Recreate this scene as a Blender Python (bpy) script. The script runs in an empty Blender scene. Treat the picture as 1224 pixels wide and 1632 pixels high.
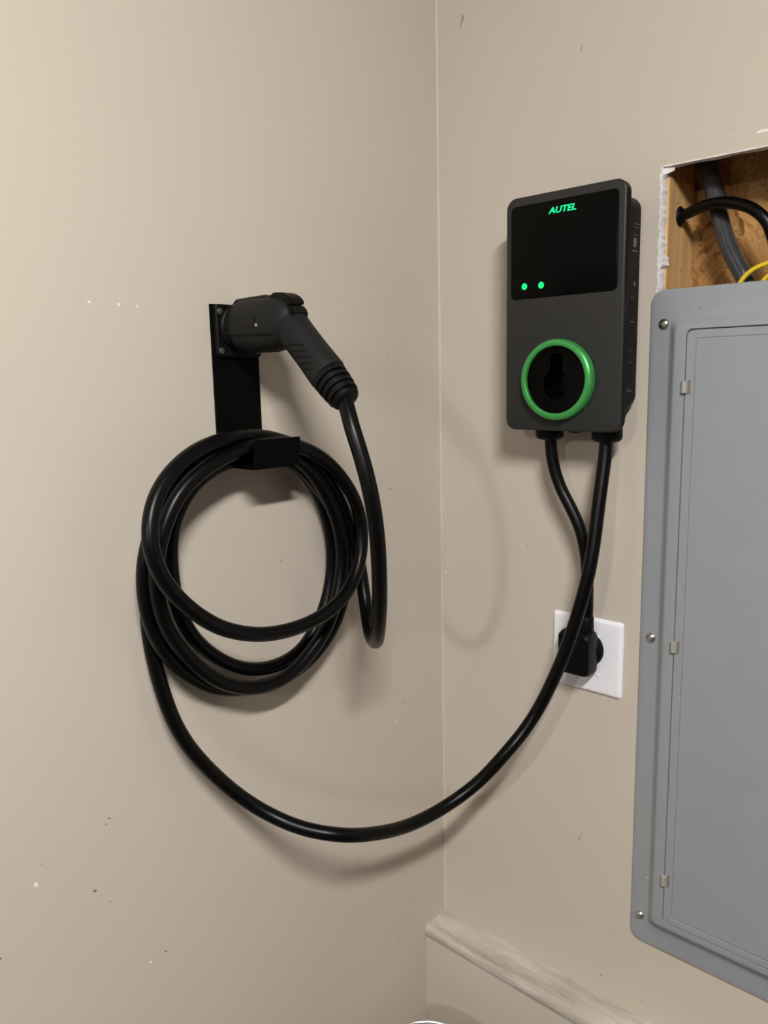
import bpy, bmesh, math, random
from mathutils import Vector, Matrix

# ------------------------------------------------------------------ camera, light, exposure
S = bpy.context.scene
COL = S.collection
CAM = {'loc': (0.8888, -1.1087, 1.5), 'R': [0.734597, 0.678143, -0.022109], 'U': [-0.098544, 0.138874, 0.985395], 'F': [-0.671309, 0.721689, -0.168843], 'lens': 27.751}
cam = bpy.data.cameras.new('camera')
cam.sensor_fit = 'AUTO'; cam.sensor_width = 36.0; cam.lens = CAM['lens']; cam.clip_start = 0.02
camo = bpy.data.objects.new('camera', cam); COL.objects.link(camo)
R_, U_, F_ = (Vector(CAM[k]) for k in 'RUF')
camo.matrix_world = Matrix(((R_.x, U_.x, -F_.x, CAM['loc'][0]), (R_.y, U_.y, -F_.y, CAM['loc'][1]),
                            (R_.z, U_.z, -F_.z, CAM['loc'][2]), (0, 0, 0, 1)))
S.camera = camo

world = bpy.data.worlds.new('world'); S.world = world; world.use_nodes = True
world.node_tree.nodes['Background'].inputs[0].default_value = (0.0, 0.0, 0.0, 1)
world.node_tree.nodes['Background'].inputs[1].default_value = 1.0

LAMP_STRENGTH = 412.0            # two linear ceiling fixtures; their meshes are built at the end of the room
LAMPS = ((1.50, -1.55, 2.50), (1.30, -4.30, 2.50))

S.view_settings.view_transform = 'Standard'; S.view_settings.look = 'None'
S.view_settings.exposure = 0.0; S.view_settings.gamma = 1.0; S.view_settings.use_curve_mapping = False

# ------------------------------------------------------------------ materials
def lin(r, g, b):
    return tuple(((c / 255 + 0.055) / 1.055) ** 2.4 if c > 10 else c / 255 / 12.92 for c in (r, g, b))
def mat(name, col, rough=0.5, metal=0.0, spec=0.5, emit=None, estr=0.0, var=0.0, vscale=8.0, bump=0.0, bscale=300.0,
        bdist=0.0005, coat=0.0):
    m = bpy.data.materials.new(name); m.use_nodes = True
    nt = m.node_tree; b = nt.nodes['Principled BSDF']
    b.inputs['Base Color'].default_value = (*col, 1); b.inputs['Roughness'].default_value = rough
    b.inputs['Metallic'].default_value = metal; b.inputs['Specular IOR Level'].default_value = spec
    b.inputs['Coat Weight'].default_value = coat
    if emit:
        b.inputs['Emission Color'].default_value = (*emit, 1); b.inputs['Emission Strength'].default_value = estr
    tc = nt.nodes.new('ShaderNodeTexCoord')
    if var:
        n = nt.nodes.new('ShaderNodeTexNoise'); n.inputs['Scale'].default_value = vscale; n.inputs['Detail'].default_value = 4
        nt.links.new(tc.outputs['Object'], n.inputs['Vector'])
        r = nt.nodes.new('ShaderNodeValToRGB')
        r.color_ramp.elements[0].position = 0.3; r.color_ramp.elements[1].position = 0.7
        r.color_ramp.elements[0].color = (*[c * (1 - var) for c in col], 1)
        r.color_ramp.elements[1].color = (*[min(1, c * (1 + var)) for c in col], 1)
        nt.links.new(n.outputs['Fac'], r.inputs['Fac']); nt.links.new(r.outputs['Color'], b.inputs['Base Color'])
    if bump:
        n = nt.nodes.new('ShaderNodeTexNoise'); n.inputs['Scale'].default_value = bscale; n.inputs['Detail'].default_value = 3
        nt.links.new(tc.outputs['Object'], n.inputs['Vector'])
        bp = nt.nodes.new('ShaderNodeBump'); bp.inputs['Strength'].default_value = bump; bp.inputs['Distance'].default_value = bdist
        nt.links.new(n.outputs['Fac'], bp.inputs['Height']); nt.links.new(bp.outputs['Normal'], b.inputs['Normal'])
    return m

WALL = (0.576, 0.507, 0.424)
M = dict(
    wall=mat('wall_paint', WALL, 0.62, spec=0.3, var=0.015, vscale=2.5, bump=0.12, bscale=160, bdist=0.0006),
    garage=mat('garage_far_wall', (0.03, 0.029, 0.027), 0.8),
    caulk=mat('corner_caulk', tuple(c * 1.04 for c in WALL), 0.5, spec=0.35),
    ceiling=mat('ceiling_paint', (0.05, 0.048, 0.046), 0.8),
    floor=mat('concrete', (0.06, 0.058, 0.055), 0.7, var=0.15, vscale=3),
    chip_white=mat('chipped_plaster', (0.86, 0.83, 0.77), 0.8),
    chip_dark=mat('scuff_dark', (0.21, 0.165, 0.12), 0.8),
    chip_scuff=mat('scuff_grey', (0.37, 0.33, 0.27), 0.8),
    gypsum=mat('gypsum_edge', (0.80, 0.77, 0.76), 0.9, var=0.10, vscale=90, bump=0.8, bscale=250, bdist=0.002),
    black_plastic=mat('black_plastic', (0.003, 0.003, 0.003), 0.45, spec=0.12, bump=0.05, bscale=900),
    dock_plastic=mat('dock_plastic', (0.0035, 0.0035, 0.0035), 0.5, spec=0.15),
    powder_black=mat('black_powder_coat', (0.0016, 0.0016, 0.0015), 0.6, spec=0.06, bump=0.1, bscale=1500),
    grip=mat('textured_grip_plastic', (0.0105, 0.0105, 0.0102), 0.58, spec=0.18, bump=0.15, bscale=1800),
    rubber=mat('boot_rubber', (0.0030, 0.0030, 0.0030), 0.5, spec=0.16),
    cable=mat('cable_jacket', (0.0012, 0.0012, 0.0013), 0.34, spec=0.20, var=0.2, vscale=30, bump=0.08, bscale=120),
    cover=mat('charger_cover', (0.0240, 0.0235, 0.0228), 0.40, spec=0.30, bump=0.06, bscale=2500, bdist=0.0002),
    glass=mat('black_glass', (0.0028, 0.0028, 0.0025), 0.30, spec=0.05),
    void=mat('socket_black', (0.0010, 0.0010, 0.0010), 0.22, spec=0.10),
    ring=mat('green_ring', (0.07, 0.36, 0.09), 0.33, metal=0.5, spec=0.5, emit=(0.05, 0.6, 0.12), estr=0.05),
    ring_glow=mat('green_light_strip', (0.02, 0.2, 0.05), 0.5, emit=(0.03, 0.8, 0.15), estr=0.7),
    led=mat('green_led', (0.0, 0.2, 0.08), 0.5, emit=(0.0, 1.0, 0.22), estr=1.0),
    logo=mat('green_logo_light', (0.0, 0.2, 0.08), 0.5, emit=(0.0, 1.0, 0.32), estr=1.1),
    print_grey=mat('grey_print', (0.16, 0.15, 0.14), 0.6),
    panel=mat('grey_enamel', (0.290, 0.305, 0.322), 0.42, spec=0.5, var=0.02, vscale=20, bump=0.05, bscale=700),
    hinge=mat('hinge_metal', (0.42, 0.41, 0.36), 0.45, metal=0.3),
    zinc=mat('zinc_screw', (0.55, 0.55, 0.54), 0.28, metal=1.0),
    screw_black=mat('dark_screw', (0.10, 0.10, 0.10), 0.4, metal=0.5),
    white_plate=mat('white_plate', (0.90, 0.88, 0.92), 0.35, spec=0.5),
    steel=mat('polished_steel', (0.80, 0.78, 0.74), 0.30, metal=1.0),
    grey_jacket=mat('grey_cable_jacket', (0.045, 0.047, 0.052), 0.22, spec=0.6, var=0.25, vscale=25, bump=0.5, bscale=60, bdist=0.002),
    yellow=mat('yellow_wire', (0.78, 0.55, 0.02), 0.4),
)

def ledge_material():
    m = mat('ledge_paint', (0.5, 0.45, 0.39), 0.4, spec=0.5, bump=0.5, bscale=45, bdist=0.002)
    nt = m.node_tree; b = nt.nodes['Principled BSDF']
    tc = nt.nodes.new('ShaderNodeTexCoord')
    mp = nt.nodes.new('ShaderNodeMapping'); mp.inputs['Scale'].default_value = (6, 34, 34)
    n = nt.nodes.new('ShaderNodeTexNoise'); n.inputs['Scale'].default_value = 1.0; n.inputs['Detail'].default_value = 8; n.inputs['Roughness'].default_value = 0.7
    r = nt.nodes.new('ShaderNodeValToRGB'); e = r.color_ramp.elements
    e[0].position = 0.30; e[0].color = (0.33, 0.28, 0.22, 1); e[1].position = 0.72; e[1].color = (0.68, 0.64, 0.60, 1)
    k = e.new(0.48); k.color = (0.50, 0.445, 0.38, 1)
    nt.links.new(tc.outputs['Object'], mp.inputs['Vector']); nt.links.new(mp.outputs['Vector'], n.inputs['Vector'])
    nt.links.new(n.outputs['Fac'], r.inputs['Fac']); nt.links.new(r.outputs['Color'], b.inputs['Base Color'])
    return m
M['ledge'] = ledge_material()

def wood_material(name, dark, light, scale, osb=False):
    m = mat(name, light, 0.6, spec=0.3); nt = m.node_tree; b = nt.nodes['Principled BSDF']
    tc = nt.nodes.new('ShaderNodeTexCoord'); L = nt.links.new
    mp = nt.nodes.new('ShaderNodeMapping'); mp.inputs['Scale'].default_value = scale
    L(tc.outputs['Object'], mp.inputs['Vector'])
    vec = mp.outputs['Vector']
    r = nt.nodes.new('ShaderNodeValToRGB'); e = r.color_ramp.elements
    e[0].position = 0.25; e[0].color = (*dark, 1); e[1].position = 0.75; e[1].color = (*light, 1)
    n = nt.nodes.new('ShaderNodeTexNoise'); n.inputs['Scale'].default_value = 1.0; n.inputs['Detail'].default_value = 6
    n.inputs['Distortion'].default_value = 1.2 if osb else 0.3
    if osb:   # each strand of the board its own tone and grain direction
        wn = nt.nodes.new('ShaderNodeTexNoise'); wn.inputs['Scale'].default_value = 1.4; wn.inputs['Detail'].default_value = 3
        L(vec, wn.inputs['Vector'])
        wm = nt.nodes.new('ShaderNodeVectorMath'); wm.operation = 'MULTIPLY_ADD'; wm.inputs[1].default_value = (1.6, 1.6, 1.6)
        L(wn.outputs['Color'], wm.inputs[0]); L(vec, wm.inputs[2])
        an = nt.nodes.new('ShaderNodeMapping'); an.inputs['Scale'].default_value = (1.0, 1, 0.45); an.inputs['Rotation'].default_value = (0, 0.5, 0)
        L(wm.outputs['Vector'], an.inputs['Vector'])
        v = nt.nodes.new('ShaderNodeTexVoronoi'); v.inputs['Scale'].default_value = 1.9; v.inputs['Randomness'].default_value = 1.0
        L(an.outputs['Vector'], v.inputs['Vector'])
        rot = nt.nodes.new('ShaderNodeVectorRotate'); rot.rotation_type = 'Y_AXIS'
        ml = nt.nodes.new('ShaderNodeMath'); ml.operation = 'MULTIPLY'; ml.inputs[1].default_value = 6.28
        sp = nt.nodes.new('ShaderNodeSeparateColor'); L(v.outputs['Color'], sp.inputs['Color'])
        L(sp.outputs[0], ml.inputs[0]); L(ml.outputs[0], rot.inputs['Angle']); L(vec, rot.inputs['Vector'])
        st = nt.nodes.new('ShaderNodeMapping'); st.inputs['Scale'].default_value = (0.6, 1, 5)
        L(rot.outputs['Vector'], st.inputs['Vector']); L(st.outputs['Vector'], n.inputs['Vector'])
        mx = nt.nodes.new('ShaderNodeMix'); mx.data_type = 'FLOAT'; mx.inputs[0].default_value = 0.32
        L(n.outputs['Fac'], mx.inputs[2]); L(sp.outputs[1], mx.inputs[3]); L(mx.outputs[0], r.inputs['Fac'])
    else:
        L(vec, n.inputs['Vector']); L(n.outputs['Fac'], r.inputs['Fac'])
    L(r.outputs['Color'], b.inputs['Base Color'])
    return m
M['stud'] = wood_material('pine_stud', (0.50, 0.29, 0.115), (0.72, 0.47, 0.22), (60, 60, 6))
M['osb'] = wood_material('strand_board', (0.15, 0.062, 0.016), (0.66, 0.36, 0.12), (26, 26, 26), True)

# ------------------------------------------------------------------ mesh helpers
def obj(name, bm, material, parent=None, smooth=0, kind=None):
    me = bpy.data.meshes.new(name)
    bmesh.ops.recalc_face_normals(bm, faces=bm.faces)
    bm.to_mesh(me); bm.free()
    o = bpy.data.objects.new(name, me); COL.objects.link(o)
    if material: me.materials.append(material)
    if parent: o.parent = parent
    if kind: o['kind'] = kind
    if smooth:
        for p in me.polygons: p.use_smooth = True
        if smooth < 180: me.set_sharp_from_angle(angle=math.radians(smooth))
    return o
def thing(name, label, cat, loc=(0, 0, 0)):
    o = bpy.data.objects.new(name, None); COL.objects.link(o); o.empty_display_size = 0.02
    o['label'] = label; o['category'] = cat
    return o
def tag(o, label, cat, group=None):
    o['label'] = label; o['category'] = cat
    if group: o['group'] = group
    return o
def box(bm, lo, hi, bev=0.0, seg=2):
    r = bmesh.ops.create_cube(bm, size=1.0)
    vs = r['verts']
    for v in vs:
        v.co = Vector([lo[i] + (v.co[i] + 0.5) * (hi[i] - lo[i]) for i in range(3)])
    if bev:
        es = {e for v in vs for e in v.link_edges}
        bmesh.ops.bevel(bm, geom=list(es), offset=bev, segments=seg, affect='EDGES', profile=0.5)
    return bm
def loft(bm, rings, cap0=True, cap1=True, closed=True):
    """rings: lists of points with equal counts"""
    vr = [[bm.verts.new(p) for p in r] for r in rings]
    n = len(vr[0])
    for a, b in zip(vr, vr[1:]):
        for i in range(n if closed else n - 1):
            j = (i + 1) % n
            bm.faces.new((a[i], a[j], b[j], b[i]))
    if cap0: bm.faces.new(vr[0])
    if cap1: bm.faces.new(list(reversed(vr[-1])))
    return vr
def rrect(x0, x1, z0, z1, r, y, n=6):
    """rounded rectangle in the plane y = const"""
    pts = []
    for cx, cz, a0 in ((x1 - r, z1 - r, 0), (x0 + r, z1 - r, 90), (x0 + r, z0 + r, 180), (x1 - r, z0 + r, 270)):
        for k in range(n + 1):
            a = math.radians(a0 + 90 * k / n)
            pts.append((cx + r * math.cos(a), y, cz + r * math.sin(a)))
    return pts
def catmull(P, step=0.006):
    P = [Vector(p) for p in P]; out = []
    Q = [P[0] * 2 - P[1]] + P + [P[-1] * 2 - P[-2]]
    for i in range(1, len(Q) - 2):
        p0, p1, p2, p3 = Q[i - 1:i + 3]
        n = max(2, int((p2 - p1).length / step))
        t0 = 0; t1 = max((p1 - p0).length, 1e-6) ** .5; t2 = t1 + (p2 - p1).length ** .5; t3 = t2 + max((p3 - p2).length, 1e-6) ** .5
        for k in range(n):
            t = t1 + (t2 - t1) * k / n
            a1 = p0 * ((t1 - t) / (t1 - t0)) + p1 * ((t - t0) / (t1 - t0))
            a2 = p1 * ((t2 - t) / (t2 - t1)) + p2 * ((t - t1) / (t2 - t1))
            a3 = p2 * ((t3 - t) / (t3 - t2)) + p3 * ((t - t2) / (t3 - t2))
            b1 = a1 * ((t2 - t) / (t2 - t0)) + a2 * ((t - t0) / (t2 - t0))
            b2 = a2 * ((t3 - t) / (t3 - t1)) + a3 * ((t - t1) / (t3 - t1))
            out.append(b1 * ((t2 - t) / (t2 - t1)) + b2 * ((t - t1) / (t2 - t1)))
    out.append(P[-1])
    return out
def tube(bm, pts, r, sides=16, smooth=0):
    pts = [Vector(p) for p in pts]
    for _ in range(smooth):
        pts = [pts[0]] + [(a + b * 2 + c) / 4 for a, b, c in zip(pts, pts[1:], pts[2:])] + [pts[-1]]
    T = [(pts[min(i + 1, len(pts) - 1)] - pts[max(i - 1, 0)]).normalized() for i in range(len(pts))]
    u = T[0].orthogonal().normalized(); rings = []
    for i, p in enumerate(pts):
        u = (u - T[i] * u.dot(T[i])).normalized(); v = T[i].cross(u)
        rr = r(i / (len(pts) - 1)) if callable(r) else r
        rings.append([p + (u * math.cos(a) + v * math.sin(a)) * rr for a in (2 * math.pi * k / sides for k in range(sides))])
    loft(bm, rings)
    return bm
def lathe(bm, origin, axis, prof, sides=40, cap0=True, cap1=True, sy=1.0):
    """prof: (distance along axis, radius)"""
    o = Vector(origin); a = Vector(axis).normalized()
    ref = Vector((0, 1, 0)) if abs(a.y) < 0.9 else Vector((1, 0, 0))
    u = (ref - a * ref.dot(a)).normalized(); v = a.cross(u)
    rings = [[o + a * d + (u * math.cos(t) * sy + v * math.sin(t)) * max(r, 1e-5) for t in (2 * math.pi * k / sides for k in range(sides))] for d, r in prof]
    loft(bm, rings, cap0, cap1)
    return bm
def holed_plate(bm, outer, holes, y0, y1):
    """plate between y0 and y1 with outline `outer` and holes, all lists of (x, z)"""
    es = []; loops = []
    for L in [outer] + holes:
        vs = [bm.verts.new((x, y0, z)) for x, z in L]
        loops.append(vs)
        es += [bm.edges.new((vs[i], vs[(i + 1) % len(vs)])) for i in range(len(vs))]
    bmesh.ops.triangle_fill(bm, use_beauty=True, use_dissolve=False, edges=es)
    ext = bmesh.ops.extrude_face_region(bm, geom=list(bm.faces))
    for v in ext['geom']:
        if isinstance(v, bmesh.types.BMVert): v.co.y = y1
    return bm

# ------------------------------------------------------------------ the room (garage corner)
GX, GY, GZ = 5.6, -6.4, 2.62
WT = 0.0127
def struct(name, bm, m): 
    return obj(name, bm, m, None, kind='structure')
wall_left = struct('wall_left', box(bmesh.new(), (-0.115, GY, 0), (0, 0.13, GZ)), M['wall'])
# right wall: gypsum board with a rectangular cut-out above the panel
HX0, HX1, HZ0, HZ1 = 0.3945, 0.742, 0.66, 1.7755
rng = random.Random(4)
hole = []
for k in range(41):                       # ragged cut on the left side
    z = HZ1 - (HZ1 - HZ0) * k / 40
    hole.append((HX0 + (rng.uniform(-.0012, .0012) if 0 < k < 40 else 0), z))
hole += [(HX1, HZ0), (HX1, HZ1)]
wall_right = struct('wall_right', holed_plate(bmesh.new(), [(0, 0), (GX, 0), (GX, GZ), (0, GZ)], [hole], 0.0, WT), M['wall'])
floor = struct('floor', box(bmesh.new(), (-0.115, GY, -0.1), (GX, 0.13, 0)), M['floor'])
ceiling = struct('ceiling', box(bmesh.new(), (-0.115, GY, GZ), (GX, 0.13, GZ + 0.1)), M['ceiling'])
wall_rear = struct('wall_rear', box(bmesh.new(), (-0.115, GY - 0.1, 0), (GX, GY, GZ)), M['garage'])
wall_far = struct('wall_far', box(bmesh.new(), (GX, GY, 0), (GX + 0.1, 0.13, GZ)), M['garage'])

M['diffuser'] = mat('lamp_diffuser', (0.9, 0.9, 0.9), 0.6, emit=(1.0, 0.985, 0.965), estr=LAMP_STRENGTH)
for (lx, ly, lz), lab in zip(LAMPS, ('white linear ceiling lamp nearest the charger corner', 'white linear ceiling lamp further back in the garage')):
    cl = thing('ceiling_lamp', lab, 'lamp')
    obj('diffuser', box(bmesh.new(), (lx - .035, ly - .30, lz - .015), (lx + .035, ly + .30, lz + .015)), M['diffuser'], cl)
    obj('housing', box(bmesh.new(), (lx - .045, ly - .31, lz + .015), (lx + .045, ly + .31, GZ), .004), M['white_plate'], cl)

# what shows inside the cut-out: white gypsum core, stud, strand board
bm = bmesh.new()
rng = random.Random(9)
edge_f, edge_b = [], []
zs = [HZ1 - 0.22 * k / 44 for k in range(45)]
prof = []
for k, z in enumerate(zs):
    j = rng.uniform(-.0012, .0012); w = .0006 + abs(rng.gauss(0, .0012))
    if k in (24, 25, 26): w += .004                     # torn paper tab
    prof.append((j, w))
rings = []
for z, (j, w) in zip(zs, prof):
    x = HX0
    rings.append([(x - .0018 + j, -0.0006, z), (x + w, -0.0008, z), (x + w + .0012, WT * .5, z), (x + w * 1.6, WT + .0008, z), (x - .003, WT + .0008, z)])
loft(bm, rings)
obj('gypsum_edge', bm, M['gypsum'], wall_right)
bm = bmesh.new()
loft(bm, [[(x, -0.0004, HZ1 - .0004), (x, -0.0006, HZ1 + .0012 + .0008 * math.sin(k * 2.1)), (x, WT, HZ1 + .001), (x, WT, HZ1 - .0006 - .0006 * math.sin(k * 1.3))]
          for k, x in enumerate([HX0 + (HX1 - HX0) * i / 30 for i in range(31)])])
obj('gypsum_edge', bm, M['gypsum'], wall_right)
bm = bmesh.new()   # paper tab hanging at the upper left of the cut-out
loft(bm, [[(HX0 - .001, .001, HZ1 - .001), (HX0 + .017, .004, HZ1 - .001), (HX0 + .015, .005, HZ1 - .006), (HX0 + .004, .003, HZ1 - .010)],
          [(HX0 - .001, .002, HZ1 - .001), (HX0 + .017, .005, HZ1 - .001), (HX0 + .015, .006, HZ1 - .006), (HX0 + .004, .004, HZ1 - .010)]])
obj('torn_paper', bm, M['gypsum'], wall_right)
bm = box(bmesh.new(), (0.362, WT, 0.02), (0.400, 0.1016, GZ - .02), 0.002)
stud = obj('wood_stud', bm, M['stud'], wall_right)
stud2 = obj('wood_stud', box(bmesh.new(), (0.768, WT, 0.02), (0.806, 0.1016, GZ - .02), 0.002), M['stud'], wall_right)
for (y, z) in ((0.042, 1.733), (0.062, 1.643), (0.030, 1.600)):     # knots and nail dents
    bm = bmesh.new(); lathe(bm, (0.3996, y, z), (1, 0, 0), [(0, .0022), (.0006, .002)], 10)
    obj('knot', bm, M['chip_dark'], stud)
sheathing = obj('strand_board', box(bmesh.new(), (0.30, 0.1016, 0.02), (0.87, 0.113, GZ - .02)), M['osb'], wall_right)
bm = bmesh.new()   # splintered notch and flake at the foot of the stud
loft(bm, [[(0.4001 + .0 * k, y, z) for y, z in ((.060, 1.590), (.066, 1.606), (.074, 1.604), (.083, 1.612), (.092, 1.622), (.0975, 1.618), (.0975, 1.590))] for k in (0,)] + [[(0.4009, y, z) for y, z in ((.060, 1.590), (.066, 1.606), (.074, 1.604), (.083, 1.612), (.092, 1.622), (.0975, 1.618), (.0975, 1.590))]])
obj('splintered_notch', bm, M['chip_dark'], stud)
bm = bmesh.new()
loft(bm, [[(0.400, .085, 1.614), (0.414, .095, 1.622), (0.418, .098, 1.610), (0.420, .09, 1.588), (0.401, .08, 1.590)],
          [(0.400, .0885, 1.614), (0.413, .101, 1.622), (0.418, .101, 1.610), (0.420, .094, 1.588), (0.401, .0835, 1.590)]])
obj('wood_splinter', bm, M['stud'], wall_right)
bm = box(bmesh.new(), (0.30, 0.114, 0.02), (0.87, 0.124, GZ - .02))
obj('outer_sheet', bm, M['powder_black'], wall_right)
box_top = obj('top_blocking', box(bmesh.new(), (0.400, WT, 1.90), (0.768, 0.1016, 1.938), .002), M['stud'], wall_right)

# corner bead of caulk
bm = bmesh.new(); ring = []
r = 0.0026
for z in [0.45 + (GZ - 0.45) * k / 60 for k in range(61)]:
    rr = r * (1 + 0.15 * math.sin(z * 37) + 0.1 * math.sin(z * 91))
    pr = [(0, 0, z)] + [(rr - rr * math.sin(a), -(rr - rr * math.cos(a)), z) for a in (math.pi / 2 * i / 6 for i in range(7))]
    ring.append(pr)
loft(bm, ring)
obj('trim_1', bm, M['caulk'], smooth=60, kind='structure')

# foundation wall with its ledge
LZ = 0.4505; LY = -0.0637
bm = bmesh.new()
xs = [0.0 + GX * (k / 140) ** 1.7 for k in range(141)]
rng = random.Random(3); rings = []
for k, x in enumerate(xs):
    j = rng.uniform(-.0012, .0012)
    rings.append([(x, 0.0, LZ + .0012 + rng.uniform(-.001, .001)), (x, -.015, LZ + rng.uniform(-.0008, .0008)), (x, -.035, LZ - .0005), (x, LY + .008, LZ - .001 + j * .3),
                  (x, LY + .0015, LZ - .0028), (x, LY, LZ - .0058), (x, LY + .0002, LZ - .019), (x, LY + .0025, LZ - .0215), (x, 0.0, LZ - .0215)])
loft(bm, rings)
ledge = obj('trim_2', bm, M['ledge'], smooth=50, kind='structure')
foundation = struct('wall_base', box(bmesh.new(), (0.0, LY + .003, 0), (GX, 0.0, LZ - .0215)), M['wall'])

# chips and scuffs in the paint
MARKS_LEFT = [((-0.6466,1.5931),0.004,0),((-0.6096,1.5921),0.0045,0),((-0.5857,1.5911),0.003,0),((-0.677,0.9566),0.004,1),((-0.6818,0.9502),0.003,1),((-0.7743,0.9151),0.0065,0),
    ((-0.7042,0.8692),0.006,1),((-0.6367,0.727),0.0045,0),((-0.6133,0.729),0.004,1),((-0.2398,0.6775),0.004,1),((-0.1372,1.5357),0.006,2),((-0.1133,0.9269),0.008,2),
    ((-0.1327,0.8967),0.004,0),((-0.3791,1.2348),0.006,2),((-0.3923,1.2335),0.003,2),((-0.138,1.3129),0.01,2),((-0.6465,0.9454),0.002,1),((-0.7344,0.8181),0.003,2),
    ((-0.14,0.463),0.003,1),((-0.1698,0.4524),0.002,1),((-0.0516,0.4853),0.003,0),((-0.0373,0.5275),0.002,0),((-0.8226,0.8461),0.004,1),((-0.7669,0.9376),0.002,1),
    ((-0.6851,0.8439),0.0025,1)]
MARKS_RIGHT = [((0.0509,2.058),0.012,2),((0.0548,2.0643),0.01,2),((0.2676,1.9608),0.008,2),((0.2916,0.7265),0.01,2),((0.1829,1.2156),0.005,2),((0.337,0.4902),0.004,1),
    ((0.0085,1.1433),0.004,0),((0.166,0.644),0.004,2),((0.3562,0.5821),0.003,1),((0.41,0.482),0.0025,1),((0.0186,0.8379),0.0025,1),((0.1025,0.3966),0.003,0),
    ((0.2077,1.857),0.003,2),((0.4847,1.8059),0.003,2),((0.3607,1.0793),0.003,0),((0.3873,1.6699),0.004,2)]
rng = random.Random(21)
def chip(parent, origin, ax1, ax2, nrm, size, kind):
    n = 9; bm = bmesh.new(); el = 1.0 if kind == 0 else (1.5 if kind == 1 else 2.6); rot = rng.uniform(-.6, .6) + (math.pi / 2 if parent is wall_right and kind == 2 else 0)
    loop = []
    for i in range(n):
        a = 2 * math.pi * i / n; q = size * .5 * rng.uniform(.55, 1.1)
        x, y = q * math.cos(a) * el ** .5, q * math.sin(a) / el
        loop.append((x * math.cos(rot) - y * math.sin(rot), x * math.sin(rot) + y * math.cos(rot)))
    o = Vector(origin); A, B, N = Vector(ax1), Vector(ax2), Vector(nrm)
    loft(bm, [[o + A * x + B * y - N * .0003 for x, y in loop], [o + A * x + B * y + N * .0003 for x, y in loop]])
    obj('paint_chip' if kind == 0 else 'scuff_mark', bm, M[('chip_white', 'chip_dark', 'chip_scuff')[kind]], parent)
for (y, z), s, k in MARKS_LEFT: chip(wall_left, (0, y, z), (0, 1, 0), (0, 0, 1), (1, 0, 0), s, k)
for (x, z), s, k in MARKS_RIGHT: chip(wall_right, (x, 0, z), (1, 0, 0), (0, 0, 1), (0, -1, 0), s, k)
bm = bmesh.new()   # long white chip beside the right edge
loft(bm, [[(x, y, 1.7935 + h + (.0012 if 0 < k < 5 else 0)) for (h, y) in ((-.0016, .0004), (.0016, .0004), (.0016, -.0006), (-.0016, -.0006))]
          for k, x in enumerate((.5175, .520, .526, .532, .538, .544))])
obj('paint_chip', bm, M['chip_white'], wall_right)

# ------------------------------------------------------------------ electric breaker panel
bp = thing('breaker_panel', 'large grey steel breaker panel with a hinged door, set in the wall', 'breaker panel')
PX0, PX1, PZ0, PZ1 = 0.3868, 0.7590, 0.5930, 1.6115
def inset(d, y, r): return rrect(PX0 + d, PX1 - d, PZ0 + d * 1.0, PZ1 - d * 1.0, r, y)
SX0, SX1, SZ0, SZ1 = 0.4185, 0.7273, 0.6365, 1.5700     # raised field
def sf(d, y, r): return rrect(SX0 + d, SX1 - d, SZ0 + d, SZ1 - d, r, y)
DX0, DX1, DZ0, DZ1 = 0.4458, 0.7000, 0.6575, 1.5545     # door seam
def df(d, y, r): return rrect(DX0 + d, DX1 - d, DZ0 + d, DZ1 - d, r, y)
bm = bmesh.new()
loft(bm, [inset(0.002, 0.0, .016), inset(0.0, -0.0018, .018), inset(0.0008, -0.0034, .0175), inset(0.003, -0.0042, .0165), inset(.010, -.0046, .014),
          sf(-.004, -.0048, .014), sf(0, -.0060, .012), sf(.0082, -.0176, .010), sf(.0105, -.0196, .009), sf(.0135, -.0201, .008),
          df(-.0006, -.0201, .009), df(-.0002, -.0194, .009), df(0.0, -.006, .009)], cap0=False, cap1=True)
obj('cover_frame', bm, M['panel'], bp, smooth=40)
bm = bmesh.new()
loft(bm, [df(.0011, -.007, .009), df(.0011, -.0196, .009), df(.0018, -.0203, .0085), df(.0115, -.0203, .004), df(.0122, -.0194, .0035), df(.0134, -.0194, .003),
          df(.0148, -.0212, .002)], cap0=True, cap1=True)
door = obj('door', bm, M['panel'], bp, smooth=40)
for z in (1.4765, 1.1030, 0.7285):
    bm = bmesh.new()
    zz = [z - .0085, z - .0075, z + .0075, z + .0085]
    rings = []
    for k, q in enumerate(zz):
        s = 0.8 if k in (0, 3) else 1.0
        rings.append([(0.4465 + .0052 * s * math.cos(a), -.0196 - .0068 * s * math.sin(a), q) for a in (math.pi * i / 10 for i in range(11))])
    loft(bm, rings)
    obj('hinge', bm, M['hinge'], bp, smooth=40)
    bm = box(bmesh.new(), (0.4515, -.0214, z - .009), (0.4545, -.0200, z + .010), .0003)
    obj('hinge_slot', bm, M['chip_dark'], bp)
for x, z in ((0.4072, 1.5640), (0.4045, 1.1040), (0.4025, 0.6385), (0.739, 1.564), (0.739, 1.104), (0.739, 0.6385)):
    bm = bmesh.new()
    lathe(bm, (x, -.0044, z), (0, -1, 0), [(0, .0076), (.0012, .0077), (.0028, .0066), (.0040, .0046), (.0046, .0026)], 20)
    sc = obj('screw', bm, M['zinc'], bp, smooth=35)
    bm = bmesh.new(); box(bm, (x - .0035, -.0094, z - .0007), (x + .0035, -.0086, z + .0007)); box(bm, (x - .0007, -.0093, z - .0035), (x + .0007, -.0086, z + .0035))
    obj('screw_slot', bm, M['chip_dark'], sc)
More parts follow.
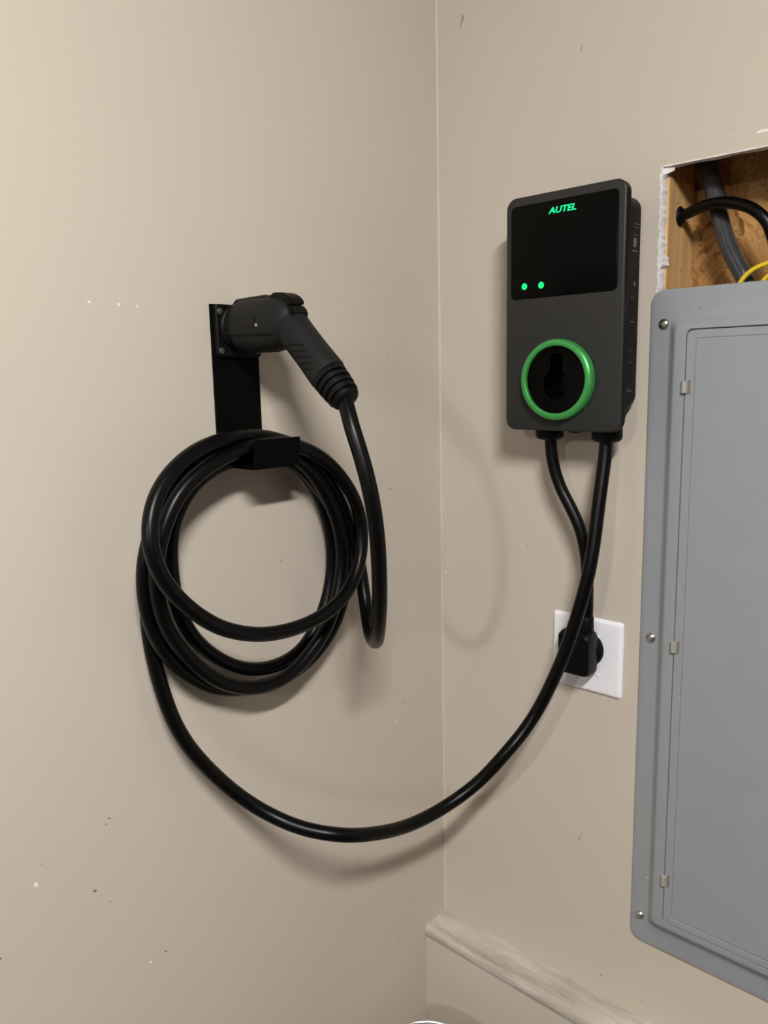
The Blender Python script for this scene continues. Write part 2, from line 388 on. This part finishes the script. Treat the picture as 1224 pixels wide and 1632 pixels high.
for x, z, s, m in ((0.4560, 1.5835, .0038, 'rust'), (0.4415, 1.5850, .002, 'chip_dark'), (0.4820, 1.5830, .002, 'chip_dark'), (0.4130, 0.7100, .0022, 'chip_white'), (.469, .812, .0022, 'chip_white')):
    if m == 'rust' and 'rust' not in M: M['rust'] = mat('rust_spot', (0.34, 0.17, 0.09), 0.8)
    y = -.0209 if x > .46 and z < 1.5 else -.0046
    bm = bmesh.new(); lathe(bm, (x, y + .0004, z), (0, -1, 0), [(0, s * .5), (.0006, s * .4)], 9)
    obj('rust_spot' if m == 'rust' else 'paint_nick', bm, M[m], bp)

# cables inside the cut-out
bm = tube(bmesh.new(), catmull([(0.4255, .075, 1.80), (0.4325, .070, 1.7774), (0.4450, .064, 1.735), (0.4560, .058, 1.702), (0.4740, .050, 1.660), (0.4990, .046, 1.6155), (0.512, .044, 1.585)]), .0118)
tag(obj('conduit', bm, M['grey_jacket'], smooth=180), 'thick grey jacketed cable running down inside the wall opening', 'cable')
bk = thing('house_cable', 'black cable curving out of a hole in the wooden stud', 'cable')
bm = tube(bmesh.new(), catmull([(0.398, .050, 1.7165), (0.409, .050, 1.7180), (0.427, .044, 1.7215), (0.449, .036, 1.7235), (0.470, .032, 1.7220), (0.490, .031, 1.7165), (0.508, .030, 1.7070), (0.524, .030, 1.6915), (0.533, .034, 1.670), (0.541, .034, 1.635), (0.544, .036, 1.59)]), .0078)
obj('cable', bm, M['cable'], bk, smooth=180)
bm = bmesh.new(); lathe(bm, (0.3995, .050, 1.7166), (1, 0, 0), [(0, .0115), (.002, .0135), (.004, .0125), (.006, .0095)], 24)
obj('grommet', bm, M['rubber'], bk, smooth=40)
bm = tube(bmesh.new(), catmull([(0.493, .020, 1.590), (0.496, .020, 1.606), (0.5030, .020, 1.6190), (0.5150, .020, 1.6290), (0.5330, .020, 1.6350), (0.555, .022, 1.637), (0.58, .026, 1.628), (0.60, .03, 1.60)]), .0031)
tag(obj('yellow_wire', bm, M['yellow'], smooth=180), 'thin yellow wire arching above the grey panel, the longer one', 'wire')
bm = tube(bmesh.new(), catmull([(0.522, .016, 1.590), (0.5255, .016, 1.604), (0.531, .016, 1.614), (0.540, .016, 1.621), (0.556, .018, 1.624), (0.575, .02, 1.60)]), .0031)
tag(obj('yellow_wire', bm, M['yellow'], smooth=180), 'short yellow wire end at the far right edge above the panel', 'wire')

# ------------------------------------------------------------------ wall charger
ch = thing('car_charger', 'dark grey wall-mounted electric car charger with glowing green ring', 'charger')
CX0, CX1, CZ0, CZ1, CY = 0.1950, 0.3842, 1.4158, 1.7525, -0.083
CC = (CX0 + CX1) / 2
def cf(d, y, r): return rrect(CX0 + d, CX1 - d, CZ0 + d, CZ1 - d, r, y, 8)
bm = bmesh.new()
vr = loft(bm, [cf(.0006, -.0795, .0155), cf(0, -.0798, .016), cf(0, -.0806, .016), cf(.0006, -.0818, .0155), cf(.0018, -.0827, .0145), cf(.0034, CY, .013)], False, False)
hv = [bm.verts.new((CC - .0012 + .0480 * math.cos(2 * math.pi * k / 48), CY, 1.4902 + .0480 * math.sin(2 * math.pi * k / 48))) for k in range(48)]
es = [bm.edges.new((hv[i], hv[(i + 1) % 48])) for i in range(48)] + [bm.edges.get((vr[-1][i], vr[-1][(i + 1) % len(vr[-1])])) for i in range(len(vr[-1]))]
bmesh.ops.triangle_fill(bm, use_beauty=True, use_dissolve=False, edges=es)
obj('front_cover', bm, M['cover'], ch, smooth=50)
bm = bmesh.new()
loft(bm, [cf(.004, -.0672, .012), cf(.0008, -.0674, .0155), cf(.0003, -.0690, .016), cf(.0003, -.0797, .016)], False, False)
obj('cover_rim', bm, M['black_plastic'], ch, smooth=50)
bm = bmesh.new()
def bf(d, y, r, dz=0): return rrect(0.2075 + d, 0.3720 - d, 1.4270 + d + dz, 1.7405 - d, r, y, 8)
loft(bm, [bf(.003, -.0100, .018, .022), bf(0, -.0130, .020, .019), bf(0, -.0400, .020, .004), bf(0, -.0560, .020, -.004), bf(0, -.0675, .020, -.004)])
body = obj('rear_body', bm, M['black_plastic'], ch, smooth=40)
obj('wall_mount', box(bmesh.new(), (0.235, -.0105, 1.47), (0.345, 0.0, 1.70), .002), M['black_plastic'], ch)
# display glass
bm = bmesh.new()
loft(bm, [rrect(0.2042, 0.3746, 1.6082, 1.7400, .008, CY + .001), rrect(0.2042, 0.3746, 1.6082, 1.7400, .008, CY - .0004), rrect(0.2047, 0.3741, 1.6087, 1.7395, .0075, CY - .0008)])
glass = obj('display_panel', bm, M['glass'], ch, smooth=40); glass['label'] = 'glossy black display panel'
for x, z in ((0.2279, 1.6262), (0.2562, 1.6257)):
    bm = bmesh.new(); lathe(bm, (x, CY - .0006, z), (0, -1, 0), [(0, .0047), (.0005, .0047)], 24)
    obj('status_light', bm, M['led'], glass)
# illuminated lettering
fc = bpy.data.curves.new('lettering', 'FONT'); fc.body = 'AUTEL'; fc.size = 0.0125; fc.shear = 0.22; fc.offset = 0.00022
fc.extrude = 0.0002; fc.align_x = 'CENTER'; fc.align_y = 'CENTER'; fc.space_character = 0.98; fc.resolution_u = 4
to = bpy.data.objects.new('lettering_curve', fc); COL.objects.link(to)
bpy.context.view_layer.update()
dg = bpy.context.evaluated_depsgraph_get()
me = bpy.data.meshes.new_from_object(to.evaluated_get(dg)); bpy.data.objects.remove(to)
xs_ = [v.co.x for v in me.vertices]; ys_ = [v.co.y for v in me.vertices]
kx = 0.0440 / (max(xs_) - min(xs_)); ky = 0.0086 / (max(ys_) - min(ys_)); mx_, my_ = (max(xs_) + min(xs_)) / 2, (max(ys_) + min(ys_)) / 2
for v in me.vertices:
    x, y, z = v.co
    v.co = (0.2889 + (x - mx_) * kx, CY - .0011 - z, 1.7262 + (y - my_) * ky)
me.materials.clear(); me.materials.append(M['logo']); me.name = 'lettering'
lo = bpy.data.objects.new('lettering', me); COL.objects.link(lo); lo.parent = glass; lo['label'] = 'glowing green brand lettering'
# ring and holster socket
RC = Vector((CC - .0012, 0, 1.4902)); RO, RI = 0.0577, 0.0485
bm = bmesh.new()
lathe(bm, (RC.x, CY, RC.z), (0, -1, 0), [(.0004, .0560), (.0046, .0560)], 72, False, False)
obj('light_strip', bm, M['ring_glow'], ch, smooth=30)
bm = bmesh.new()
lathe(bm, (RC.x, CY, RC.z), (0, -1, 0), [(.0010, RI - .001), (.0030, RO - .0016), (.0034, RO), (.0118, RO), (.0140, RO - .0010), (.0152, RO - .0030), (.0158, RO - .0046), (.0156, RI + .0012), (.0150, RI), (.0010, RI - .001)], 80, False, False)
ring_o = obj('ring', bm, M['ring'], ch, smooth=35); ring_o['label'] = 'green illuminated ring'
circ = lambda cx, cz, r, n, a0=0, a1=360: [(cx + r * math.cos(math.radians(a0 + (a1 - a0) * k / n)), cz + r * math.sin(math.radians(a0 + (a1 - a0) * k / n))) for k in range(n)]
kz = 1.4835; kr = 0.0215; sw = 0.0098
a_s = math.degrees(math.acos(sw / kr))
key = circ(CC - .0008, kz, kr, 40, 180 - a_s, 360 + a_s) + [(CC - .0008 + sw, kz + kr * math.sin(math.radians(a_s))), (CC - .0008 + sw, 1.5245), (CC + .006, 1.5275), (CC - .0076, 1.5275), (CC - .0008 - sw, 1.5245)]
bm = bmesh.new()
holed_plate(bm, circ(RC.x, RC.z, RI - .0003, 64), [key], CY - .0055, CY - .0105)
obj('socket_face', bm, M['void'], ch)
bm = bmesh.new(); vs0 = [(x, CY - .0056, z) for x, z in key]; vs1 = [(x, CY + .0152, z) for x, z in key]
loft(bm, [vs0, vs1], False, True)
bmesh.ops.reverse_faces(bm, faces=bm.faces)
obj('socket_well', bm, M['void'], ch)
# cable glands below
for x, r1, h in ((0.2502, .0215, .024), (0.3455, .0220, .0245), (0.2945, .0140, .012)):
    bm = bmesh.new()
    p = [(0, r1 * .93), (.004, r1 * .93), (.0042, r1), (h - .006, r1), (h - .003, r1 * .96), (h, r1 * .80), (h + .0015, r1 * .5)]
    lathe(bm, (x, -.0450, 1.4245), (0, 0, -1), p, 28)
    obj('cable_gland', bm, M['rubber'], ch, smooth=40)
# certification print along the right side
for y0, y1, z0, z1 in ((-.030, -.018, 1.7005, 1.7015), (-.033, -.019, 1.6960, 1.6967), (-.034, -.019, 1.6855, 1.6862), (-.034, -.025, 1.6700, 1.6820), (-.036, -.022, 1.6640, 1.6655),
                       (-.029, -.025, 1.6180, 1.6240), (-.036, -.031, 1.6010, 1.6025), (-.036, -.025, 1.5680, 1.5692), (-.035, -.031, 1.5290, 1.5300), (-.036, -.029, 1.5120, 1.5130),
                       (-.040, -.033, 1.4755, 1.4764), (-.040, -.026, 1.4716, 1.4728), (-.036, -.022, 1.5860, 1.5864), (-.036, -.022, 1.5450, 1.5454), (-.036, -.024, 1.5370, 1.5374)):
    bm = box(bmesh.new(), (0.3718, y0, z0), (0.37225, y1, z1))
    obj('side_print', bm, M['print_grey'] if z1 - z0 > .0006 else M['grip'], body)

# ------------------------------------------------------------------ outlet plate, plug and power cord
op = thing('outlet_plate', 'square white plastic outlet plate below the charger', 'outlet')
def pf(d, y, r): return rrect(0.2371 + d, 0.3594 - d, 0.9922 + d, 1.1156 - d, r, y)
bm = bmesh.new(); loft(bm, [pf(0, 0, .004), pf(0, -.0022, .004), pf(.0012, -.0042, .0035), pf(.0042, -.0058, .003), pf(.0058, -.0060, .002)])
obj('plate', bm, M['white_plate'], op, smooth=35)
for z in (1.0868, 1.0238):
    for x in (0.2745, 0.3200):
        bm = bmesh.new(); lathe(bm, (x, -.0058, z), (0, -1, 0), [(0, .0032), (.0008, .0031), (.0014, .0022)], 16)
        obj('plate_screw', bm, M['white_plate'], op, smooth=40)

POWER_PATH = [(0.2525,-0.045,1.4094),(0.2528,-0.045,1.3883),(0.2582,-0.044,1.3565),(0.2696,-0.042,1.325),(0.2869,-0.041,1.2952),(0.302,-0.04,1.2654),
    (0.3118,-0.039,1.2293),(0.3148,-0.037,1.1899),(0.314,-0.034,1.1543),(0.3126,-0.031,1.123),(0.3118,-0.03,1.1074)]
pc = thing('power_cord', 'short black power cord from the charger to a plug in the white outlet', 'power cord')
obj('cord', tube(bmesh.new(), catmull(POWER_PATH), .0093, 16), M['cable'], pc, smooth=180)
bm = bmesh.new()
def gf(x0, x1, z0, z1, r, y): return rrect(x0, x1, z0, z1, r, y)
loft(bm, [gf(.2745, .3225, 1.0330, 1.1000, .010, -.0150), gf(.2715, .3265, 1.0300, 1.1030, .012, -.0220), gf(.2715, .3275, 1.0305, 1.1030, .012, -.0400),
          gf(.2735, .3270, 1.0335, 1.1015, .011, -.0500), gf(.2765, .3240, 1.0370, 1.0985, .009, -.0530)])
plug = obj('plug', bm, M['black_plastic'], pc, smooth=40)
bm = bmesh.new(); lathe(bm, (.2995, -.0055, 1.0650), (0, -1, 0), [(0, .0300), (.0080, .0300), (.0100, .0285), (.0115, .0260)], 40)
obj('receptacle_face', bm, M['black_plastic'], plug, smooth=40)
bm = bmesh.new()
loft(bm, [[(.3115 + a * math.cos(t), -.0310 + b * math.sin(t), z) for t in (2 * math.pi * k / 20 for k in range(20))] for z, a, b in ((1.094, .0125, .014), (1.108, .0115, .0125), (1.1245, .0112, .012), (1.126, .0100, .011))])
obj('strain_relief', bm, M['black_plastic'], plug, smooth=50)

# ------------------------------------------------------------------ cable holder on the left wall
hb = thing('cable_holder', 'black metal holder plate with a hook, screwed to the left wall', 'bracket')
BY0, BY1 = -0.4815, -0.4055
bm = bmesh.new()
box(bm, (0, BY0, 1.384), (.004, BY1, 1.5990), .0008)
obj('back_plate', bm, M['powder_black'], hb)
bm = bmesh.new()
box(bm, (0.002, BY0, 1.3850), (.080, BY1, 1.3890), .0006)
obj('hook_arm', bm, M['powder_black'], hb)
bm = bmesh.new()
loft(bm, [[(.0765, BY0, 1.3850), (.0805, BY0, 1.3850), (.0845, BY0, 1.4235), (.0805, BY0, 1.4235)], [(.0765, BY1, 1.3850), (.0805, BY1, 1.3850), (.0845, BY1, 1.4235), (.0805, BY1, 1.4235)]])
bmesh.ops.bevel(bm, geom=list(bm.edges), offset=.0005, segments=1, affect='EDGES')
obj('hook_lip', bm, M['powder_black'], hb)
bm = bmesh.new()
def yz(d, x, r):   # rounded square facing +x
    return [(x, p[0], p[2]) for p in rrect(BY0 + .003 + d, BY1 - .001 - d, 1.5305 + d, 1.5985 - d, r, 0)]
loft(bm, [yz(0, .004, .005), yz(0, .0105, .005), yz(.0015, .0120, .004)])
obj('dock_flange', bm, M['dock_plastic'], hb, smooth=40)
bm = bmesh.new(); lathe(bm, (.0115, -.4435, 1.5690), (1, 0, 0), [(0, .0310), (.004, .0305), (.0055, .0285), (.0150, .0280), (.0160, .0260)], 48)
obj('dock_collar', bm, M['dock_plastic'], hb, smooth=40)
for y in (-.4730, -.4135):
    for z in (1.5890, 1.5385):
        bm = bmesh.new(); lathe(bm, (.0118, y, z), (1, 0, 0), [(0, .0042), (.0012, .0040), (.0020, .0026)], 16)
        obj('screw', bm, M['screw_black'], hb, smooth=35)

# ------------------------------------------------------------------ charging cable with its connector
cc = thing('charging_cable', 'thick black charging cable coiled on the holder, ending in a pistol-grip connector', 'cable')
CHARGING_PATH = [(0.344,-0.045,1.4123),(0.3452,-0.046,1.3896),(0.3451,-0.052,1.3626),(0.3454,-0.062,1.3223),(0.3455,-0.07,1.2863),(0.3457,-0.078,1.2503),
    (0.3438,-0.086,1.214),(0.3378,-0.092,1.1764),(0.3291,-0.097,1.1376),(0.3171,-0.1,1.095),(0.2994,-0.103,1.0461),(0.275,-0.1086,0.9886),
    (0.262,-0.1285,0.9557),(0.25,-0.1568,0.9284),(0.215,-0.1837,0.8763),(0.188,-0.2329,0.8467),(0.175,-0.2977,0.842),(0.172,-0.3689,0.8601),
    (0.16,-0.4249,0.8789),(0.122,-0.4597,0.8893),(0.085,-0.4838,0.9046),(0.055,-0.5127,0.9342),(0.04,-0.5502,0.9841),(0.032,-0.5795,1.033),
    (0.027,-0.5971,1.0804),(0.022,-0.6053,1.1235),(0.016,-0.6086,1.1608),(0.0115,-0.6092,1.1974),(0.0115,-0.6059,1.2377),(0.0115,-0.5992,1.2771),
    (0.0115,-0.5869,1.3194),(0.0115,-0.5642,1.355),(0.0115,-0.5313,1.3814),(0.0115,-0.4908,1.3998),(0.0125,-0.4389,1.4083),(0.014,-0.3906,1.4),
    (0.017,-0.3498,1.372),(0.021,-0.3184,1.3266),(0.024,-0.3016,1.2765),(0.026,-0.2992,1.2274),(0.026,-0.3065,1.1844),(0.026,-0.3283,1.1397),
    (0.026,-0.3697,1.1001),(0.026,-0.4186,1.0899),(0.026,-0.4744,1.1016),(0.024,-0.5233,1.1343),(0.023,-0.5563,1.1744),(0.022,-0.573,1.2198),
    (0.022,-0.5774,1.2704),(0.024,-0.5746,1.3109),(0.027,-0.56,1.347),(0.029,-0.5272,1.378),(0.03,-0.4772,1.3954),(0.031,-0.425,1.395),
    (0.033,-0.3752,1.3817),(0.034,-0.3356,1.3466),(0.034,-0.3008,1.3016),(0.034,-0.2816,1.2549),(0.034,-0.2768,1.2094),(0.036,-0.2889,1.1623),
    (0.036,-0.3178,1.1161),(0.035,-0.3597,1.0856),(0.034,-0.4123,1.0698),(0.034,-0.4714,1.074),(0.034,-0.5293,1.0924),(0.036,-0.5635,1.1167),
    (0.038,-0.5933,1.149),(0.04,-0.6149,1.186),(0.042,-0.6261,1.2245),(0.044,-0.6291,1.2641),(0.045,-0.6236,1.2982),(0.046,-0.6107,1.3286),
    (0.047,-0.591,1.3661),(0.048,-0.5566,1.3943),(0.048,-0.5091,1.413),(0.049,-0.4513,1.4109),(0.05,-0.4003,1.399),(0.051,-0.3585,1.3686),
    (0.053,-0.3293,1.3261),(0.055,-0.3115,1.2816),(0.056,-0.3068,1.2331),(0.057,-0.3176,1.1871),(0.057,-0.3417,1.1394),(0.056,-0.375,1.1074),
    (0.055,-0.4175,1.0833),(0.055,-0.471,1.0804),(0.055,-0.5255,1.102),(0.056,-0.5607,1.1311),(0.058,-0.5935,1.1719),(0.06,-0.614,1.21),
    (0.062,-0.6229,1.2549),(0.063,-0.6202,1.2962),(0.064,-0.6079,1.3302),(0.065,-0.586,1.3655),(0.066,-0.5488,1.3923),(0.066,-0.497,1.4105),
    (0.067,-0.4442,1.4161),(0.068,-0.3961,1.409),(0.07,-0.3521,1.3879),(0.073,-0.3156,1.3528),(0.077,-0.2941,1.3134),(0.081,-0.2892,1.2716),
    (0.086,-0.3012,1.2315),(0.091,-0.3285,1.1971),(0.096,-0.3706,1.1767),(0.1,-0.4198,1.1686),(0.103,-0.4723,1.1703),(0.105,-0.5198,1.1805),
    (0.104,-0.5677,1.2024),(0.101,-0.6047,1.2337),(0.098,-0.6315,1.2681),(0.094,-0.6429,1.2995),(0.089,-0.6431,1.3297),(0.083,-0.6322,1.3603),
    (0.077,-0.6099,1.3873),(0.07,-0.5726,1.4109),(0.063,-0.5258,1.4245),(0.057,-0.472,1.4276),(0.053,-0.4217,1.4198),(0.05,-0.3726,1.4002),
    (0.05,-0.3345,1.3661),(0.052,-0.3031,1.3179),(0.057,-0.2864,1.2683),(0.062,-0.2783,1.2257),(0.07,-0.2796,1.1909),(0.083,-0.2874,1.1586),
    (0.102,-0.3025,1.1376),(0.126,-0.3225,1.1315),(0.153,-0.3443,1.1347),(0.181,-0.3685,1.1473),(0.207,-0.393,1.1697),(0.228,-0.4119,1.2014),
    (0.243,-0.4256,1.2381),(0.252,-0.4352,1.2731),(0.255,-0.4395,1.3051),(0.255,-0.4447,1.3438),(0.25,-0.4488,1.3812),(0.24,-0.4509,1.4155),
    (0.228,-0.4522,1.4468),(0.2095,-0.4435,1.4775),(0.203,-0.4435,1.4845)]
obj('cable', tube(bmesh.new(), catmull(CHARGING_PATH, .005), .0098, 18, smooth=12), M['cable'], cc, smooth=180)
# connector: barrel along x, grip slanting down and out
cy = -.4435
def oval(x, zc, hz, hy, n=36, sq=2.4):
    pts = []
    for k in range(n):
        a = 2 * math.pi * k / n; c, s = math.cos(a), math.sin(a)
        pts.append((x, cy + hy * math.copysign(abs(c) ** (2 / sq), c), zc + hz * math.copysign(abs(s) ** (2 / sq), s)))
    return pts
bm = bmesh.new()
loft(bm, [oval(.0265, 1.5690, .0245, .0235), oval(.0275, 1.5695, .0300, .0275), oval(.0300, 1.5695, .0330, .0297), oval(.0330, 1.5695, .0340, .0302), oval(.060, 1.5690, .0345, .0305), oval(.085, 1.5685, .0345, .0300), oval(.100, 1.5690, .0330, .0285),
          oval(.112, 1.5700, .0300, .0260), oval(.122, 1.5715, .0245, .0225), oval(.130, 1.5730, .0165, .0160), oval(.134, 1.5740, .0080, .0080)])
con = obj('connector_body', bm, M['grip'], cc, smooth=40); con['label'] = 'dark grey connector head'
bm = bmesh.new()   # raised latch hood along the top front
loft(bm, [[(x, cy + s * w, z) for s, w, z in ((-1, .0125, 1.596), (-1, .0110, zt - .002), (-1, .009, zt), (1, .009, zt), (1, .0110, zt - .002), (1, .0125, 1.596))] for x, zt in ((.018, 1.6025), (.0215, 1.6045), (.050, 1.6052), (.082, 1.6055), (.090, 1.602))])
obj('latch_hood', bm, M['grip'], con, smooth=30)
g = Vector((.72, 0, -.694)).normalized(); nn = Vector((.694, 0, .72)).normalized()
def gc(s): return Vector((.0894 + .72 * s, cy, 1.5932 - .69 * s))
def gring(s, a, b, n=36, sq=2.3):
    out = []
    for k in range(n):
        t = 2 * math.pi * k / n; c, q = math.cos(t), math.sin(t)
        out.append(gc(s) + nn * (a * math.copysign(abs(c) ** (2 / sq), c)) + Vector((0, 1, 0)) * (b * math.copysign(abs(q) ** (2 / sq), q)))
    return out
bm = bmesh.new()
loft(bm, [gring(.016, .0165, .017), gring(.028, .0215, .0205), gring(.040, .0228, .0215), gring(.060, .0222, .0205), gring(.090, .0222, .0200), gring(.112, .0228, .0205), gring(.128, .0232, .0212), gring(.1315, .0226, .0208)])
grip = obj('grip', bm, M['grip'], cc, smooth=40)
for zz in (1.5405, 1.5330, 1.5255, 1.5180, 1.5110):
    pts = []
    for k in range(15):
        t = math.radians(62 + 68 * k / 14); a, b = .0222, .0203; sq = 2.3
        c, q = math.copysign(abs(math.cos(t)) ** (2 / sq), math.cos(t)), abs(math.sin(t)) ** (2 / sq)
        s = (1.5932 + .72 * a * c - zz) / .69
        pts.append(gc(s) + nn * (a * c) + Vector((0, -b * q, 0)))
    obj('grip_ridge', tube(bmesh.new(), pts, .0007, 6), M['black_plastic'], grip, smooth=180)
bm = tube(bmesh.new(), [(.031, cy - .0298, 1.5565), (.045, cy - .0301, 1.5563), (.06, cy - .0303, 1.5560), (.085, cy - .0298, 1.5558), (.10, cy - .0284, 1.5556), (.112, cy - .0257, 1.5556)], .0008, 6)
obj('seam', bm, M['black_plastic'], con, smooth=180)
bm = bmesh.new(); box(bm, (.060, cy - .0312, 1.5650), (.083, cy - .0298, 1.5790), .0004)
obj('badge', bm, M['grip'], con)
bm = bmesh.new(); box(bm, (.0850, cy - .0307, 1.5655), (.0885, cy - .0292, 1.5690), .0003)
obj('worn_spot', bm, M['chip_scuff'], con)
# release button on top
prof = [(.0905, 1.6010), (.0985, 1.6065), (.1160, 1.6055), (.1270, 1.6005), (.1325, 1.5950), (.1330, 1.5900), (.1240, 1.5905), (.1080, 1.5965)]
bm = bmesh.new(); loft(bm, [[(x, cy - .0115, z) for x, z in prof], [(x, cy + .0115, z) for x, z in prof]])
bmesh.ops.bevel(bm, geom=list(bm.edges), offset=.0012, segments=2, affect='EDGES')
obj('release_button', bm, M['rubber'], con, smooth=40)
prof = [(.100, 1.596), (.122, 1.592), (.1345, 1.5870), (.1385, 1.5785), (.134, 1.570), (.110, 1.575)]
bm = bmesh.new(); loft(bm, [[(x, cy - .0135, z) for x, z in prof], [(x, cy + .0135, z) for x, z in prof]])
bmesh.ops.bevel(bm, geom=list(bm.edges), offset=.002, segments=2, affect='EDGES')
obj('button_seat', bm, M['dock_plastic'], con, smooth=40)
# ribbed boot
bm = bmesh.new(); pr = [(.1300, .0215), (.1320, .0222)]
s = .1335
for k, (r0, gr) in enumerate(((.0226, .0185), (.0222, .0180), (.0214, .0172), (.0202, .0160))):
    pr += [(s, r0), (s + .0048, r0 - .0004), (s + .0054, gr), (s + .0082, gr - .0003)]; s += .0090
pr += [(s, .0180), (s + .003, .0165), (s + .0045, .0145), (s + .005, .0100)]
o0 = gc(0)
lathe(bm, o0, g, pr, 36)
obj('boot', bm, M['rubber'], cc, smooth=35)

# ------------------------------------------------------------------ steel bin in the corner below
st = thing('steel_bin', 'round shiny steel bin standing on the floor in the corner', 'bin')
BX, BYc = 0.138, -0.222
bm = bmesh.new(); lathe(bm, (BX, BYc, 0), (0, 0, 1), [(0, .086), (.003, .088), (.010, .0885), (.315, .0905), (.322, .0905)], 64)
obj('bin_body', bm, M['steel'], st, smooth=40)
bm = bmesh.new(); lathe(bm, (BX, BYc, .3222), (0, 0, 1), [(0, .091), (.004, .0945), (.012, .0955), (.0225, .0955), (.0255, .0950), (.0277, .0937), (.0285, .0920), (.0277, .0903), (.0255, .0890), (.0225, .0885), (.0215, .0870), (.0220, .0560), (.0215, .0550), (.0200, .0548), (.0198, .001)], 72)
lid = obj('bin_lid', bm, M['steel'], st, smooth=50)
bm = bmesh.new(); lathe(bm, (BX, BYc, .3418), (0, 0, 1), [(0, .0545), (.0025, .0545), (.0035, .053), (.0042, .03), (.0045, .001)], 48)  # unseen dark disc, added to narrow the lid's light reflected onto the walls
obj('lid_reflection_mask', bm, M['rubber'], lid, smooth=50)
